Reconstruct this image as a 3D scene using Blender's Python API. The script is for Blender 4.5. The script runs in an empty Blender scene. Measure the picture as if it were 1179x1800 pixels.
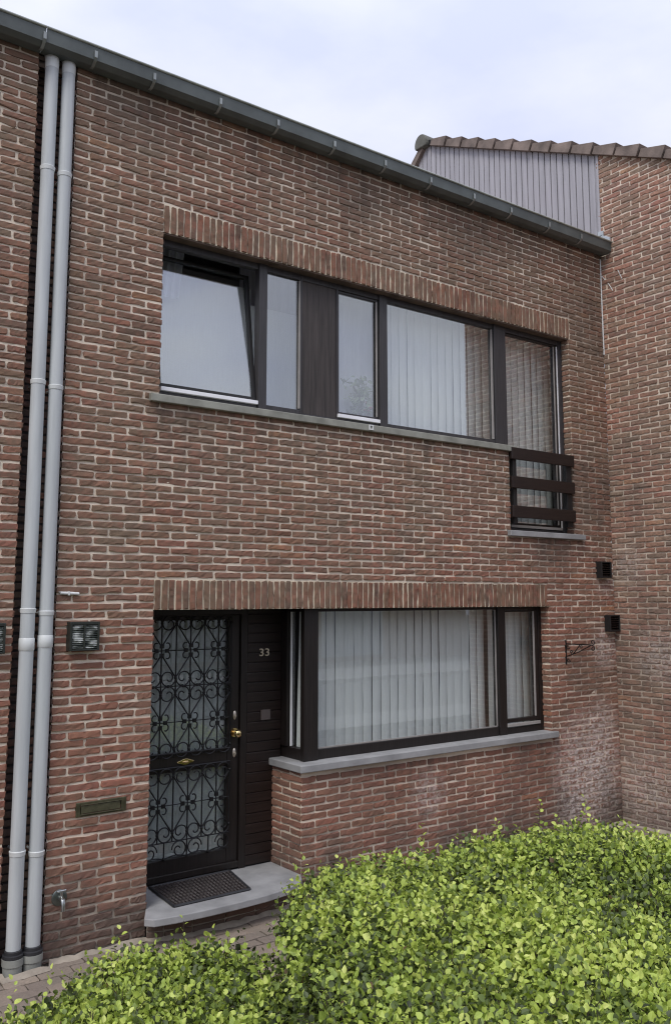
import bpy, math, random
import numpy as np
from math import radians as R_, sin, cos, pi
random.seed(7); RNG = np.random.default_rng(11)
sc = bpy.context.scene
COL = sc.collection

# ------------------------------------------------------------------ helpers
ORG = {}
def tag(o, label=None, cat=None, group=None, kind=None):
    if label: o['label'] = label
    if cat: o['category'] = cat
    if group: o['group'] = group
    if kind: o['kind'] = kind
    return o
def thing(name, loc, label, cat, group=None):
    o = bpy.data.objects.new(name, None); COL.objects.link(o)
    o.location = loc; o.empty_display_size = .1
    ORG[o.name] = np.array(loc, float)
    return tag(o, label, cat, group)
class MB:
    def __init__(s): s.v = []; s.f = []; s.mi = []
    def add(s, vs, fs, m=0):
        b = len(s.v); s.v += [tuple(map(float, p)) for p in vs]
        s.f += [tuple(i + b for i in f) for f in fs]; s.mi += [m] * len(fs)
    def box(s, x0, x1, y0, y1, z0, z1, m=0):
        s.add([(x0,y0,z0),(x1,y0,z0),(x1,y1,z0),(x0,y1,z0),(x0,y0,z1),(x1,y0,z1),(x1,y1,z1),(x0,y1,z1)],
              [(0,3,2,1),(4,5,6,7),(0,1,5,4),(1,2,6,5),(2,3,7,6),(3,0,4,7)], m)
    def prism(s, poly, a, b, axis=2, m=0):
        # poly: 2d points, extruded along axis between a and b
        n = len(poly)
        def P(p, t):
            q = list(p); q.insert(axis, t); return tuple(q)
        vs = [P(p, a) for p in poly] + [P(p, b) for p in poly]
        fs = [tuple(range(n))[::-1], tuple(range(n, 2*n))] + [(i, (i+1) % n, n + (i+1) % n, n + i) for i in range(n)]
        s.add(vs, fs, m)
    def tube(s, pts, r, n=8, m=0, caps=True):
        pts = [np.array(p, float) for p in pts]
        rs = r if hasattr(r, '__len__') else [r] * len(pts)
        vs = []; prev = None
        for i, p in enumerate(pts):
            t = pts[min(i+1, len(pts)-1)] - pts[max(i-1, 0)]
            t = t / (np.linalg.norm(t) + 1e-12)
            if prev is None:
                a = np.array([0,0,1.]) if abs(t[2]) < .9 else np.array([1.,0,0])
                u = np.cross(t, a)
            else: u = prev - t * (prev @ t)
            u /= (np.linalg.norm(u) + 1e-12); prev = u; w = np.cross(t, u)
            for k in range(n):
                an = 2*pi*k/n; vs.append(p + rs[i]*(cos(an)*u + sin(an)*w))
        fs = []
        for i in range(len(pts)-1):
            for k in range(n):
                a, b = i*n+k, i*n+(k+1) % n
                fs.append((a, b, b+n, a+n))
        if caps:
            fs.append(tuple(range(n))[::-1]); fs.append(tuple(range((len(pts)-1)*n, len(pts)*n)))
        s.add(vs, fs, m)
    def frame(s, x0, x1, z0, z1, wl, wr, wb, wt, y0, y1, m=0):
        s.box(x0, x0+wl, y0, y1, z0, z1, m); s.box(x1-wr, x1, y0, y1, z0, z1, m)
        if wb: s.box(x0+wl, x1-wr, y0+.001, y1-.001, z0, z0+wb, m)
        if wt: s.box(x0+wl, x1-wr, y0+.001, y1-.001, z1-wt, z1, m)
    def sphere(s, c, r, nu=12, nv=8, m=0, sc3=(1,1,1)):
        vs = []; 
        for j in range(nv+1):
            th = pi*j/nv
            for i in range(nu):
                ph = 2*pi*i/nu
                vs.append((c[0]+r*sc3[0]*sin(th)*cos(ph), c[1]+r*sc3[1]*sin(th)*sin(ph), c[2]+r*sc3[2]*cos(th)))
        fs = []
        for j in range(nv):
            for i in range(nu):
                a = j*nu+i; b = j*nu+(i+1) % nu; fs.append((a, a+nu, b+nu, b))
        s.add(vs, fs, m)
    def build(s, name, mats, parent=None, bevel=0, smooth=False, fn=None):
        return mesh_obj(name, s.v, s.f, mats, parent, bevel, smooth, s.mi)
def mesh_obj(name, v, f, mats, parent=None, bevel=0, smooth=False, mi=None):
    if not isinstance(mats, (list, tuple)): mats = [mats]
    org = np.zeros(3)
    if parent is not None: org = ORG.get(parent.name, np.zeros(3))
    v = np.asarray(v, float) - org
    me = bpy.data.meshes.new(name); me.from_pydata(v.tolist(), [], f if isinstance(f, list) else f.tolist())
    for m in mats: me.materials.append(m)
    if mi is not None and len(mats) > 1: me.polygons.foreach_set('material_index', np.asarray(mi, dtype=np.int32))
    if smooth: me.polygons.foreach_set('use_smooth', np.ones(len(me.polygons), dtype=bool))
    me.update()
    if smooth: me.set_sharp_from_angle(angle=R_(42))
    o = bpy.data.objects.new(name, me); COL.objects.link(o)
    ORG[o.name] = org
    if parent is not None: o.parent = parent
    if bevel:
        b = o.modifiers.new('edge', 'BEVEL'); b.width = bevel; b.segments = 2; b.limit_method = 'ANGLE'; b.angle_limit = R_(40)
    return o

# ------------------------------------------------------------------ materials
class NT:
    def __init__(s, name):
        s.m = bpy.data.materials.new(name); s.m.use_nodes = True; s.t = s.m.node_tree
        s.b = s.t.nodes['Principled BSDF']; s.out = s.t.nodes['Material Output']
    def n(s, typ, **kw):
        nd = s.t.nodes.new(typ)
        for k, v in kw.items():
            if k in nd.inputs: nd.inputs[k].default_value = v
            else: setattr(nd, k, v)
        return nd
    def l(s, a, b): s.t.links.new(a, b)
    def obj(s):
        if not hasattr(s, '_o'): s._o = s.n('ShaderNodeTexCoord').outputs['Object']
        return s._o
    def pos(s):
        if not hasattr(s, '_p'): s._p = s.n('ShaderNodeNewGeometry')
        return s._p
    def noise(s, scale, detail=4, rough=.55, vec=None, sc3=None):
        nd = s.n('ShaderNodeTexNoise'); nd.inputs['Scale'].default_value = scale
        nd.inputs['Detail'].default_value = detail; nd.inputs['Roughness'].default_value = rough
        v = vec or s.pos().outputs['Position']
        if sc3:
            mp = s.n('ShaderNodeMapping'); mp.inputs['Scale'].default_value = sc3; s.l(v, mp.inputs['Vector']); v = mp.outputs['Vector']
        s.l(v, nd.inputs['Vector']); return nd.outputs['Fac']
    def ramp(s, fac, stops, interp='LINEAR'):
        nd = s.n('ShaderNodeValToRGB'); cr = nd.color_ramp; cr.interpolation = interp
        while len(cr.elements) < len(stops): cr.elements.new(.5)
        for e, (p, c) in zip(cr.elements, stops):
            e.position = p; e.color = (*c, 1) if len(c) == 3 else c
        s.l(fac, nd.inputs['Fac']); return nd.outputs['Color']
    def rng(s, v, a, b, c=0., d=1.):
        nd = s.n('ShaderNodeMapRange'); 
        for k, x in zip(('From Min','From Max','To Min','To Max'), (a,b,c,d)): nd.inputs[k].default_value = x
        s.l(v, nd.inputs['Value']); return nd.outputs['Result']
    def math(s, op, a, b=None):
        nd = s.n('ShaderNodeMath', operation=op)
        for i, x in enumerate((a, b)):
            if x is None: continue
            if isinstance(x, (int, float)): nd.inputs[i].default_value = x
            else: s.l(x, nd.inputs[i])
        return nd.outputs[0]
    def mix(s, fac, a, b, mode='MIX'):
        nd = s.n('ShaderNodeMix', data_type='RGBA', blend_type=mode)
        for sock, x in ((nd.inputs['Factor'], fac), (nd.inputs['A'], a), (nd.inputs['B'], b)):
            if isinstance(x, (int, float)): sock.default_value = x
            elif isinstance(x, tuple): sock.default_value = (*x, 1)
            else: s.l(x, sock)
        # colour sockets of the Mix node are named A/B repeatedly: use the RGBA ones
        return nd
    def bump(s, h, strength, dist):
        nd = s.n('ShaderNodeBump'); nd.inputs['Strength'].default_value = strength; nd.inputs['Distance'].default_value = dist
        s.l(h, nd.inputs['Height']); s.l(nd.outputs['Normal'], s.b.inputs['Normal'])
def cmix(s, fac, a, b, mode='MIX'):
    nd = s.t.nodes.new('ShaderNodeMixRGB'); nd.blend_type = mode
    for sock, x in ((nd.inputs[0], fac), (nd.inputs[1], a), (nd.inputs[2], b)):
        if isinstance(x, (int, float)): sock.default_value = x
        elif isinstance(x, tuple): sock.default_value = (*x, 1)
        else: s.l(x, sock)
    return nd.outputs[0]
NT.cmix = cmix

def plain(name, col, rough=.6, metal=0., var=.25, scale=6., bump=.15, spec=.5, sc3=None, bscale=60):
    k = NT(name)
    f = k.noise(scale, 5, sc3=sc3)
    lo = tuple(c*(1-var) for c in col); hi = tuple(min(1, c*(1+var)) for c in col)
    k.l(k.ramp(f, [(.3, lo), (.7, hi)]), k.b.inputs['Base Color'])
    k.b.inputs['Roughness'].default_value = rough; k.b.inputs['Metallic'].default_value = metal
    k.b.inputs['Specular IOR Level'].default_value = spec
    if bump: k.bump(k.noise(bscale, 4, sc3=sc3), bump, .004)
    return k.m

def mask_sum(k, blobs):
    tot = None
    for c, r, st in blobs:
        d = k.n('ShaderNodeVectorMath', operation='DISTANCE'); d.inputs[1].default_value = c
        k.l(k.pos().outputs['Position'], d.inputs[0])
        f = k.rng(d.outputs['Value'], r, r*.25, 0, st)
        tot = f if tot is None else k.math('MAXIMUM', tot, f)
    return tot

def brick_mats(name, stops, mort, bloom=None, grime=.0, tint=None, dark_blobs=None, weather=None):
    k = NT(name + '_brick')
    g = k.pos()
    c = k.ramp(g.outputs['Random Per Island'], stops, 'LINEAR')
    n1 = k.noise(28, 6, .65); n2 = k.noise(1.1, 5, .6); n3 = k.noise(9, 4)
    c = k.cmix(k.rng(n1, .38, .62, 0, .6), c, (.17,.12,.085))            # burnt and worn patches
    c = k.cmix(k.rng(n3, .48, .66, 0, .5), c, (.38,.165,.115))
    c = k.cmix(k.rng(n2, .42, .66, 0, .5), c, (.235,.175,.125))          # broad weathering
    if dark_blobs: c = k.cmix(k.math('MULTIPLY', mask_sum(k, dark_blobs), k.rng(k.noise(5, 4), .3, .65)), c, (.11,.09,.075))
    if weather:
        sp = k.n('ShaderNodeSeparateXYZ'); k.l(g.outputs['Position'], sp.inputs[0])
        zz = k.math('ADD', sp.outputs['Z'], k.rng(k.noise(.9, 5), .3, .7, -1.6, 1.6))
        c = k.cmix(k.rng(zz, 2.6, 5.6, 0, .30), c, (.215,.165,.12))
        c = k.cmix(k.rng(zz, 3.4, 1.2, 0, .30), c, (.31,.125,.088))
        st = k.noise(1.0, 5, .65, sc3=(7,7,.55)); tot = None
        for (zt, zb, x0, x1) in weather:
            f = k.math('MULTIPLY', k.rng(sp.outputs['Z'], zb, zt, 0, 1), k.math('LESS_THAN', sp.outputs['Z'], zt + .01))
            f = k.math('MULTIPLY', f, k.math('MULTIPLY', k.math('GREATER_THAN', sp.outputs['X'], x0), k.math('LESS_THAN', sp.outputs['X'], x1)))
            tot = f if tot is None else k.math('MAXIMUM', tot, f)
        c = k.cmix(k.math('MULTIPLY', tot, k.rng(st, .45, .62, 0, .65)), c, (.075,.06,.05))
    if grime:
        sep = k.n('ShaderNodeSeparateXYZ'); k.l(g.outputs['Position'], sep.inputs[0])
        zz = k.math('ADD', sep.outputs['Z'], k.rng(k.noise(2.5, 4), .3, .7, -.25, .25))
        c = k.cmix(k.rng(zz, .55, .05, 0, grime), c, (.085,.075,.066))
    if bloom:
        bm = k.math('MULTIPLY', mask_sum(k, bloom), k.rng(k.noise(30, 5, .75), .42, .56))
        c = k.cmix(bm, c, (.74,.69,.66))
    k.l(c, k.b.inputs['Base Color']); k.b.inputs['Roughness'].default_value = .88
    k.b.inputs['Specular IOR Level'].default_value = .25
    hb = k.math('ADD', k.math('MULTIPLY', k.noise(170, 4, .6), .5), k.noise(45, 4, .6))
    k.bump(hb, .45, .006)
    j = NT(name + '_mortar')
    c = j.cmix(j.rng(j.noise(1.3, 5, .6), .35, .65), mort[0], mort[1])
    c = j.cmix(j.rng(j.noise(60, 4, .7), .3, .7, 0, .35), c, tuple(x*.7 for x in mort[1]))
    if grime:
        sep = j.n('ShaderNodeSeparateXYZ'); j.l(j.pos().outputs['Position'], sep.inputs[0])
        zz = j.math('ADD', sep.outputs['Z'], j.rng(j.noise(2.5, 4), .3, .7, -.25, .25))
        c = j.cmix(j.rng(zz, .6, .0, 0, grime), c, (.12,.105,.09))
    if dark_blobs: c = j.cmix(j.math('MULTIPLY', mask_sum(j, dark_blobs), .85), c, (.17,.13,.105))
    if bloom:
        bm = j.math('MULTIPLY', mask_sum(j, bloom), j.rng(j.noise(30, 4, .7), .4, .6, 0, .8)); c = j.cmix(bm, c, (.6,.55,.53))
    j.l(c, j.b.inputs['Base Color']); j.b.inputs['Roughness'].default_value = .95
    j.b.inputs['Specular IOR Level'].default_value = .15
    j.bump(j.noise(190, 4, .7), .6, .003)
    return [k.m, j.m]

STOPS = [(0,(.20,.10,.075)),(.16,(.285,.135,.095)),(.30,(.20,.14,.105)),(.42,(.30,.125,.09)),(.52,(.15,.095,.08)),(.62,(.24,.15,.105)),
         (.72,(.255,.105,.085)),(.80,(.185,.105,.092)),(.88,(.31,.16,.11)),(.95,(.13,.085,.075)),(.98,(.26,.13,.085)),(.99,(.37,.185,.105)),(1,(.37,.18,.10))]
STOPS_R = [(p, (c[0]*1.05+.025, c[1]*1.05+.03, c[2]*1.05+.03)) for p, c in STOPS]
STOPS = [(p, tuple(min(.62, 1.06*(.92*x + .08*(.3*c[0]+.5*c[1]+.2*c[2]))*q) for x, q in zip(c, (1.03,.97,.86)))) for p, c in STOPS]
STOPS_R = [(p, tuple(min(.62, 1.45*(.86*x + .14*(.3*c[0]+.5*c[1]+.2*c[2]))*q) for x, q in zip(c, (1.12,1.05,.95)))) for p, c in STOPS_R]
M = {}
BLOOM = [((7.45,0,.60),.66,.72),((7.3,0,.35),.45,.6),((7.62,0,.95),.36,.6),((7.75,0,1.75),.26,.5),((7.8,0,2.42),.2,.3),((5.3,0,.62),.25,.35)]
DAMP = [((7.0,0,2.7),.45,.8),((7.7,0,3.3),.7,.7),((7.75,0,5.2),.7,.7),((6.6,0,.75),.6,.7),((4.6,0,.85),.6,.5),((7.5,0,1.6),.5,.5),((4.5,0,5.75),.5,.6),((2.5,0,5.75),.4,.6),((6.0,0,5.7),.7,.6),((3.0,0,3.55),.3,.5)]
M['brick'] = brick_mats('facade', STOPS, ((.90,.785,.64),(.76,.655,.53)), BLOOM, .75, dark_blobs=DAMP, weather=[(3.66,3.15,2.6,6.5),(2.84,2.45,6.3,7.5),(.95,.55,4.0,7.0),(5.99,5.45,1.9,7.94),(.845,.62,2.22,2.6)])
BLOOM_R = [((7.94,-.5,1.7),.35,.35),((7.94,-.3,.4),.5,.35),((7.94,-.2,2.6),.3,.25)]
DARK_R = [((7.94,-.6,1.4),2.3,.6),((7.94,-.1,3.4),.9,.5)]  # broadly darkens the lower and middle courses of the right wall
M['brick_r'] = brick_mats('side', STOPS_R, ((.90,.78,.64),(.72,.61,.50)), BLOOM_R, .5, dark_blobs=DARK_R)
def soldier_mats(): return brick_mats('soldier', [(p,(c[0]*.88,c[1]*.82,c[2]*.80)) for p,c in STOPS[:10]], ((.90,.80,.62),(.74,.64,.49)))
M['soldier'] = soldier_mats()
M['shaded_brick'] = brick_mats('slot', [(0,(.09,.07,.075)),(1,(.14,.10,.095))], ((.09,.08,.08),(.07,.06,.06)))  # slot brick and mortar coloured dark to stand for the recess shade
def wood(name, col, rough=.5, sc3=(1.5,1.5,40), var=.5):
    k = NT(name); f = k.noise(3, 6, .6, sc3=sc3)
    k.l(k.ramp(f, [(.3, tuple(c*(1-var) for c in col)), (.7, tuple(c*(1+var) for c in col))]), k.b.inputs['Base Color'])
    k.b.inputs['Roughness'].default_value = rough; k.bump(f, .25, .004); return k.m
M['wood_h'] = wood('dark_stained_board', (.016,.0095,.008), .42, (1.2,1.2,30))
M['wood_v'] = wood('dark_frame_timber', (.0125,.009,.008), .42, (30,30,1.2))
M['wood_u'] = wood('weathered_frame', (.044,.041,.043), .5, (30,30,1.2), .35)
M['panel_u'] = wood('weathered_panel', (.052,.043,.039), .62, (22,22,.9), .45)
M['soffit'] = plain('lintel_soffit', (.11,.075,.055), .85, var=.45)
M['black'] = plain('matt_black', (.012,.011,.011), .55)
M['iron'] = plain('black_iron', (.010,.010,.011), .45, .3)
M['stone'] = plain('bluestone', (.295,.295,.295), .75, var=.26, scale=4.5, bump=.3)
M['stone_w'] = plain('weathered_sill', (.285,.285,.245), .8, var=.28, scale=7, bump=.25)
M['zinc'] = plain('painted_zinc', (.115,.13,.125), .5, .15, var=.25, scale=4)
M['zinc_rim'] = plain('worn_gutter_rim', (.36,.38,.34), .45, .2, var=.25, scale=8)
M['clip'] = plain('galvanised_clip', (.30,.32,.31), .45, .5)
M['pvc'] = plain('grey_pvc', (.50,.525,.53), .5, var=.12, scale=5, bump=.05, sc3=(4,4,.35))
M['pvc_ring'] = plain('pale_pvc', (.66,.68,.67), .4, var=.08, scale=5, bump=.04)
M['rubber'] = plain('dark_rubber', (.025,.025,.028), .6)
M['concrete'] = plain('grey_collar', (.27,.275,.25), .8, var=.2)
M['white'] = plain('white_plastic', (.72,.73,.72), .45, var=.06, bump=.05)
M['alu'] = plain('aluminium_strip', (.90,.90,.91), .4, .1, var=.06, bump=.03)
M['seal'] = plain('grey_seal', (.32,.30,.28), .5, var=.15)
M['brass'] = plain('polished_brass', (.80,.62,.32), .18, 1., var=.15, bump=0)
M['chrome'] = plain('chrome', (.50,.52,.51), .3, 1., var=.08, bump=0)
M['steel'] = plain('satin_lock', (.62,.56,.48), .35, .8, var=.1)
M['bronze'] = plain('aged_bronze', (.105,.10,.06), .42, .55, var=.35, scale=20)
M['clad'] = plain('lilac_grey_boards', (.40,.39,.415), .55, var=.14, scale=3, bump=.1, sc3=(1,6,.5))
M['tile'] = plain('roof_tile', (.205,.160,.135), .8, var=.4, scale=5, bump=.5)
M['ridge'] = plain('mossy_ridge_tile', (.135,.135,.115), .85, var=.3, scale=9, bump=.35)
M['flash'] = plain('bright_lead', (.50,.54,.56), .4, .3, var=.15)
M['slat'] = None
def cloth(name, col, trans=.35):
    k = NT(name); tr = k.n('ShaderNodeBsdfTranslucent'); df = k.n('ShaderNodeBsdfDiffuse'); mx = k.n('ShaderNodeMixShader'); mx.inputs[0].default_value = trans
    c = k.ramp(k.noise(120, 3, sc3=(1,1,.05)), [(.3, tuple(x*.9 for x in col)), (.7, col)])
    k.l(c, tr.inputs[0]); k.l(c, df.inputs[0]); k.l(df.outputs[0], mx.inputs[1]); k.l(tr.outputs[0], mx.inputs[2]); k.l(mx.outputs[0], k.out.inputs[0]); return k.m
M['slat'] = cloth('blind_fabric', (.93,.94,.92), .12)
M['screen'] = cloth('white_screen', (.90,.93,.94), .08)
M['net'] = cloth('lilac_reflection', (.62,.60,.68), .1)
M['net_w'] = cloth('pale_curtain', (.84,.84,.90), .1)
M['frost'] = cloth('door_screen', (.55,.585,.575), .1)
M['room'] = plain('dim_room', (.22,.21,.20), .9, var=.1, bump=0)
def glass(name, add=.05, mul=.9, tint=(.965,.98,.975)):
    k = NT(name); t = k.n('ShaderNodeBsdfTransparent'); g = k.n('ShaderNodeBsdfGlossy'); mx = k.n('ShaderNodeMixShader'); lw_ = k.n('ShaderNodeVectorMath', operation='DOT_PRODUCT')
    k.l(k.pos().outputs['Normal'], lw_.inputs[0]); k.l(k.pos().outputs['Incoming'], lw_.inputs[1])
    sch = k.math('POWER', k.math('SUBTRACT', 1.0, k.math('ABSOLUTE', lw_.outputs['Value'])), 5.0)
    t.inputs[0].default_value = (*tint, 1); g.inputs['Roughness'].default_value = 0.0
    g.inputs[0].default_value = (.95,.97,1,1)
    k.l(k.math('MINIMUM', k.math('ADD', k.math('MULTIPLY', sch, mul), add), .95), mx.inputs[0])
    k.l(t.outputs[0], mx.inputs[1]); k.l(g.outputs[0], mx.inputs[2]); k.l(mx.outputs[0], k.out.inputs[0])
    # faint waviness of drawn glass
    b = k.n('ShaderNodeBump'); b.inputs['Strength'].default_value = .05; b.inputs['Distance'].default_value = .01
    k.l(k.noise(1.6, 1), b.inputs['Height']); k.l(b.outputs[0], g.inputs['Normal']); return k.m
M['glass'] = glass('window_glass', .09, .9); M['glass_u'] = glass('coated_glass', .19, .8)

# ------------------------------------------------------------------ brick laying
CH, BL, JT = .0552, .231, .0163
def brick_geo(rects, vert=False):
    """rects: (N,4) u0,u1,v0,v1 -> points (N,P,3) in (u, v, out) and one face list"""
    r = np.asarray(rects, float); N = len(r); nu, nv = (9, 4)
    long_v = vert
    if long_v: r = r[:, [2,3,0,1]]
    s = np.linspace(0, 1, nu); t = np.linspace(0, 1, nv)
    s[1] = .04; s[-2] = .96; t[1] = .2; t[-2] = .8
    S, T = np.meshgrid(s, t)
    u0, u1, v0, v1 = (r[:, i][:, None, None] for i in range(4))
    L = u1 - u0; Hh = v1 - v0
    U = u0 + S[None]*L; V = v0 + T[None]*Hh; O = np.zeros_like(U)
    # wavering arrises: smooth random profile on the long edges, less on the ends
    def wave(a): 
        k = RNG.normal(0, 1, (N, 1, 6)); x = S[0][None, None, :]
        ph = RNG.uniform(0, 6.28, (N, 1, 3))
        return a*(k[..., 0:1]*np.sin(3*x+ph[..., 0:1]) + .7*k[..., 1:2]*np.sin(7*x+ph[..., 1:2]) + .45*k[..., 2:3]*np.sin(14*x+ph[..., 2:3]))
    top = wave(.0015); bot = wave(.0023)
    V = V + top*T[None]**2 + bot*(1-T[None])**2
    V += RNG.normal(0, .0010, (N,1,1))
    endj = RNG.normal(0, .0022, (N, nv, 1)); endk = RNG.normal(0, .0022, (N, nv, 1))
    U = U + endj*(S[None] < .02) + endk*(S[None] > .98)
    # chipped corners
    cu = (np.minimum(S, 1-S) < .02) & (np.minimum(T, 1-T) < .02)
    U = np.where(cu[None], u0 + (S[None]*L)*(1) + np.where(S[None] < .5, 1, -1)*np.abs(RNG.normal(.002, .003, U.shape)), U)
    # face relief
    proud = np.maximum(RNG.normal(.0078, .0022, (N,1,1)), .003); tilt = RNG.normal(0, .0012, (N,1,1)); tv = RNG.normal(0, .0010, (N,1,1))
    O = proud + tilt*(S[None]-.5)*2 + tv*(T[None]-.5)*2 + RNG.normal(0, .0013, U.shape) + wave(.0010)
    edge = ((S < .02) | (S > .98) | (T < .02) | (T > .98))[None]
    O = np.where(edge, np.maximum(O, .001) - .0014, O)
    front = np.stack([U, V, O], -1).reshape(N, nu*nv, 3)
    idx = np.arange(nu*nv).reshape(nv, nu)
    ring = list(idx[0, :]) + list(idx[1:, -1]) + list(idx[-1, -2::-1]) + list(idx[-2:0:-1, 0])
    back = front[:, ring].copy(); back[..., 2] = -.012
    P = np.concatenate([front, back], 1)
    fs = [(idx[j,i], idx[j,i+1], idx[j+1,i+1], idx[j+1,i]) for j in range(nv-1) for i in range(nu-1)]
    nr = len(ring); b0 = nu*nv
    fs += [(ring[(k+1) % nr], ring[k], b0+k, b0+(k+1) % nr) for k in range(nr)]
    if long_v: P = P[..., [1,0,2]]; fs = [f[::-1] for f in fs]
    return P, np.array(fs)
def lay(regions_fn, v0, v1, vref, uref, umin=-99, half=True, bl=BL, jt=JT):
    """regions_fn(va,vb) -> list of solid (u0,u1); returns brick rects in stretcher bond"""
    out = []
    k = math.floor((v0 - vref)/CH + 1e-6)
    while vref + k*CH < v1 - .004:
        a = max(v0, vref + k*CH); b = min(v1, vref + (k+1)*CH)
        if b - a > .012:
            for (s, e) in regions_fn(a, b):
                off = uref + (bl/2 if (k % 2) else 0) + random.gauss(0, .006)
                i = math.floor((s - off)/bl)
                x = off + i*bl; cuts = []
                while x < e:
                    cuts.append((max(x, s), min(x + bl, e))); x += bl
                # merge slivers
                if len(cuts) > 1 and cuts[0][1]-cuts[0][0] < .05: cuts[1] = (cuts[0][0], cuts[1][1]); cuts.pop(0)
                if len(cuts) > 1 and cuts[-1][1]-cuts[-1][0] < .05: cuts[-2] = (cuts[-2][0], cuts[-1][1]); cuts.pop()
                for j, (c0, c1) in enumerate(cuts):
                    w0 = 0 if j == 0 else jt/2 + random.uniform(-.001,.002); w1 = 0 if j == len(cuts)-1 else jt/2
                    if c1-c0-w0-w1 > .015: out.append((c0+w0, c1-w1, a + jt*.5, b - jt*.5))
        k += 1
    return out
def solid(holes, u0, u1):
    def fn(a, b):
        seg = [(u0, u1)]
        for (h0, h1, z0, z1) in holes:
            if b > z0 + .02 and a < z1 - .02:
                new = []
                for (s, e) in seg:
                    if h1 <= s or h0 >= e: new.append((s, e)); continue
                    if h0 - s > .02: new.append((s, h0))
                    if e - h1 > .02: new.append((h1, e))
                seg = new
        return seg
    return fn
class Wall:
    """collects brick + mortar faces, several planes, into one mesh (brick slot 0, mortar slot 1)"""
    def __init__(s): s.V = []; s.F = []; s.MI = []; s.n = 0
    def _add(s, P, F, mi):
        s.V.append(P); s.F += F; s.MI += [mi]*len(F); s.n += len(P)
    def bricks(s, rects, org, U, Vv, Nn, vert=False):
        if not rects: return
        P, fs = brick_geo(rects, vert)
        org, U, Vv, Nn = (np.array(a, float) for a in (org, U, Vv, Nn))
        W = org + P[..., 0:1]*U + P[..., 1:2]*Vv + P[..., 2:3]*Nn
        flip = np.dot(np.cross(U, Vv), Nn) < 0
        if flip: fs = fs[:, ::-1]
        n = len(P); F = (fs[None] + (np.arange(n)*P.shape[1])[:, None, None] + s.n).reshape(-1, 4)
        s._add(W.reshape(-1, 3), F.tolist(), 0)
    def mortar(s, rects, org, U, Vv, Nn, depth=-.0012, step=.06):
        # sheet with slight unevenness
        org, U, Vv, Nn = (np.array(a, float) for a in (org, U, Vv, Nn))
        for (u0, u1, v0, v1) in rects:
            q = np.array([(u0,v0),(u1,v0),(u1,v1),(u0,v1)])
            P = org + q[:, :1]*U + q[:, 1:]*Vv + depth*Nn
            f = [0,1,2,3] if np.dot(np.cross(U, Vv), Nn) > 0 else [3,2,1,0]
            s._add(P, [[i + s.n for i in f]], 1)
    def build(s, name, mats, parent):
        return mesh_obj(name, np.concatenate(s.V), s.F, mats, parent, mi=s.MI)
def rect_minus(u0, u1, v0, v1, holes):
    us = sorted({u0, u1, *[x for h in holes for x in h[:2] if u0 < x < u1]}); vs = sorted({v0, v1, *[x for h in holes for x in h[2:] if v0 < x < v1]})
    out = []
    for a, b in zip(us, us[1:]):
        for c, d in zip(vs, vs[1:]):
            mu, mv = (a+b)/2, (c+d)/2
            if not any(h[0] < mu < h[1] and h[2] < mv < h[3] for h in holes): out.append((a, b, c, d))
    return out
X3, Y3, Z3 = (1,0,0), (0,1,0), (0,0,1); NX, NY = (-1,0,0), (0,-1,0)

# ------------------------------------------------------------------ the main house
XL, XR = 2.055, 7.94            # slot edge .. side wall
ZT = 5.985
UW = (2.742, 7.345, 3.65, 4.937)    # upper window band
FW = (6.395, 7.345, 2.84, 3.70)     # french window part
DW = (2.742, 4.0, -.05, 2.177)      # door recess
LW = (4.0, 6.91, .94, 2.177)        # ground floor window
house = thing('terraced_house', (5.0, 0, 0), 'brown brick terraced house with a grilled front door numbered 33 and dark window bands', 'house')
VREF = 2.177
w = Wall()
soldU = (2.742, 7.37, 4.937, 5.152); soldL = (2.742, 6.89, 2.177, 2.392)
holes = [UW, FW, DW, LW, soldU, soldL]
w.bricks(lay(solid(holes, XL, XR-.004), 0.0, ZT, VREF, 2.742), (0,0,0), X3, Z3, NY)
w.mortar(rect_minus(XL, XR, -.05, ZT, [UW, FW, DW, LW, soldU, soldL]), (0,0,0), X3, Z3, NY)
def reveal(x, face, y0, y1, z0, z1, wall):
    # brick jamb in the plane X=x, facing +-X
    rc = lay(lambda a, b: [(y0, y1)], z0, z1, VREF, y0 + .03)
    wall.bricks(rc, (x,0,0), Y3, Z3, face); wall.mortar([(y0, y1, z0, z1)], (x,0,0), Y3, Z3, face)
reveal(7.345, NX, .004, .09, 2.84, 4.937, w); reveal(2.742, X3, .004, .09, 3.65, 4.937, w)
reveal(6.395, X3, .004, .09, 2.84, 3.65, w)
reveal(6.91, NX, .004, .10, .94, 2.177, w)
reveal(4.0, NX, .004, .42, -.02, .94, w); reveal(2.742, X3, .004, .42, -.02, 2.177, w)
w.build('wall', M['brick'], house)
ws = Wall()
def soldier(rc, wall):
    u = rc[0]; out = []
    while u < rc[1] - .02:
        p = .0549 + random.uniform(-.002, .002)
        e = min(u + p, rc[1]); out.append((u + .0072, e - .0072, rc[2] + .002, rc[3] - .006)); u = e
    wall.bricks(out, (0,-.001,0), X3, Z3, NY, vert=True); wall.mortar([rc], (0,-.001,0), X3, Z3, NY, -.0012)
for rc in (soldU, soldL):
    ws = Wall(); soldier(rc, ws)
    o = ws.build('lintel', M['soldier'], house)
    b = MB(); 
    if rc is soldU: b.box(rc[0], 7.345, .003, .092, rc[2]-.012, rc[2]+.03)
    else: b.box(rc[0], 6.91, .003, .46, rc[2]+.002, rc[2]+.04)
    b.build('soffit', M['soffit'] if rc is soldU else M['black'], o)
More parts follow.
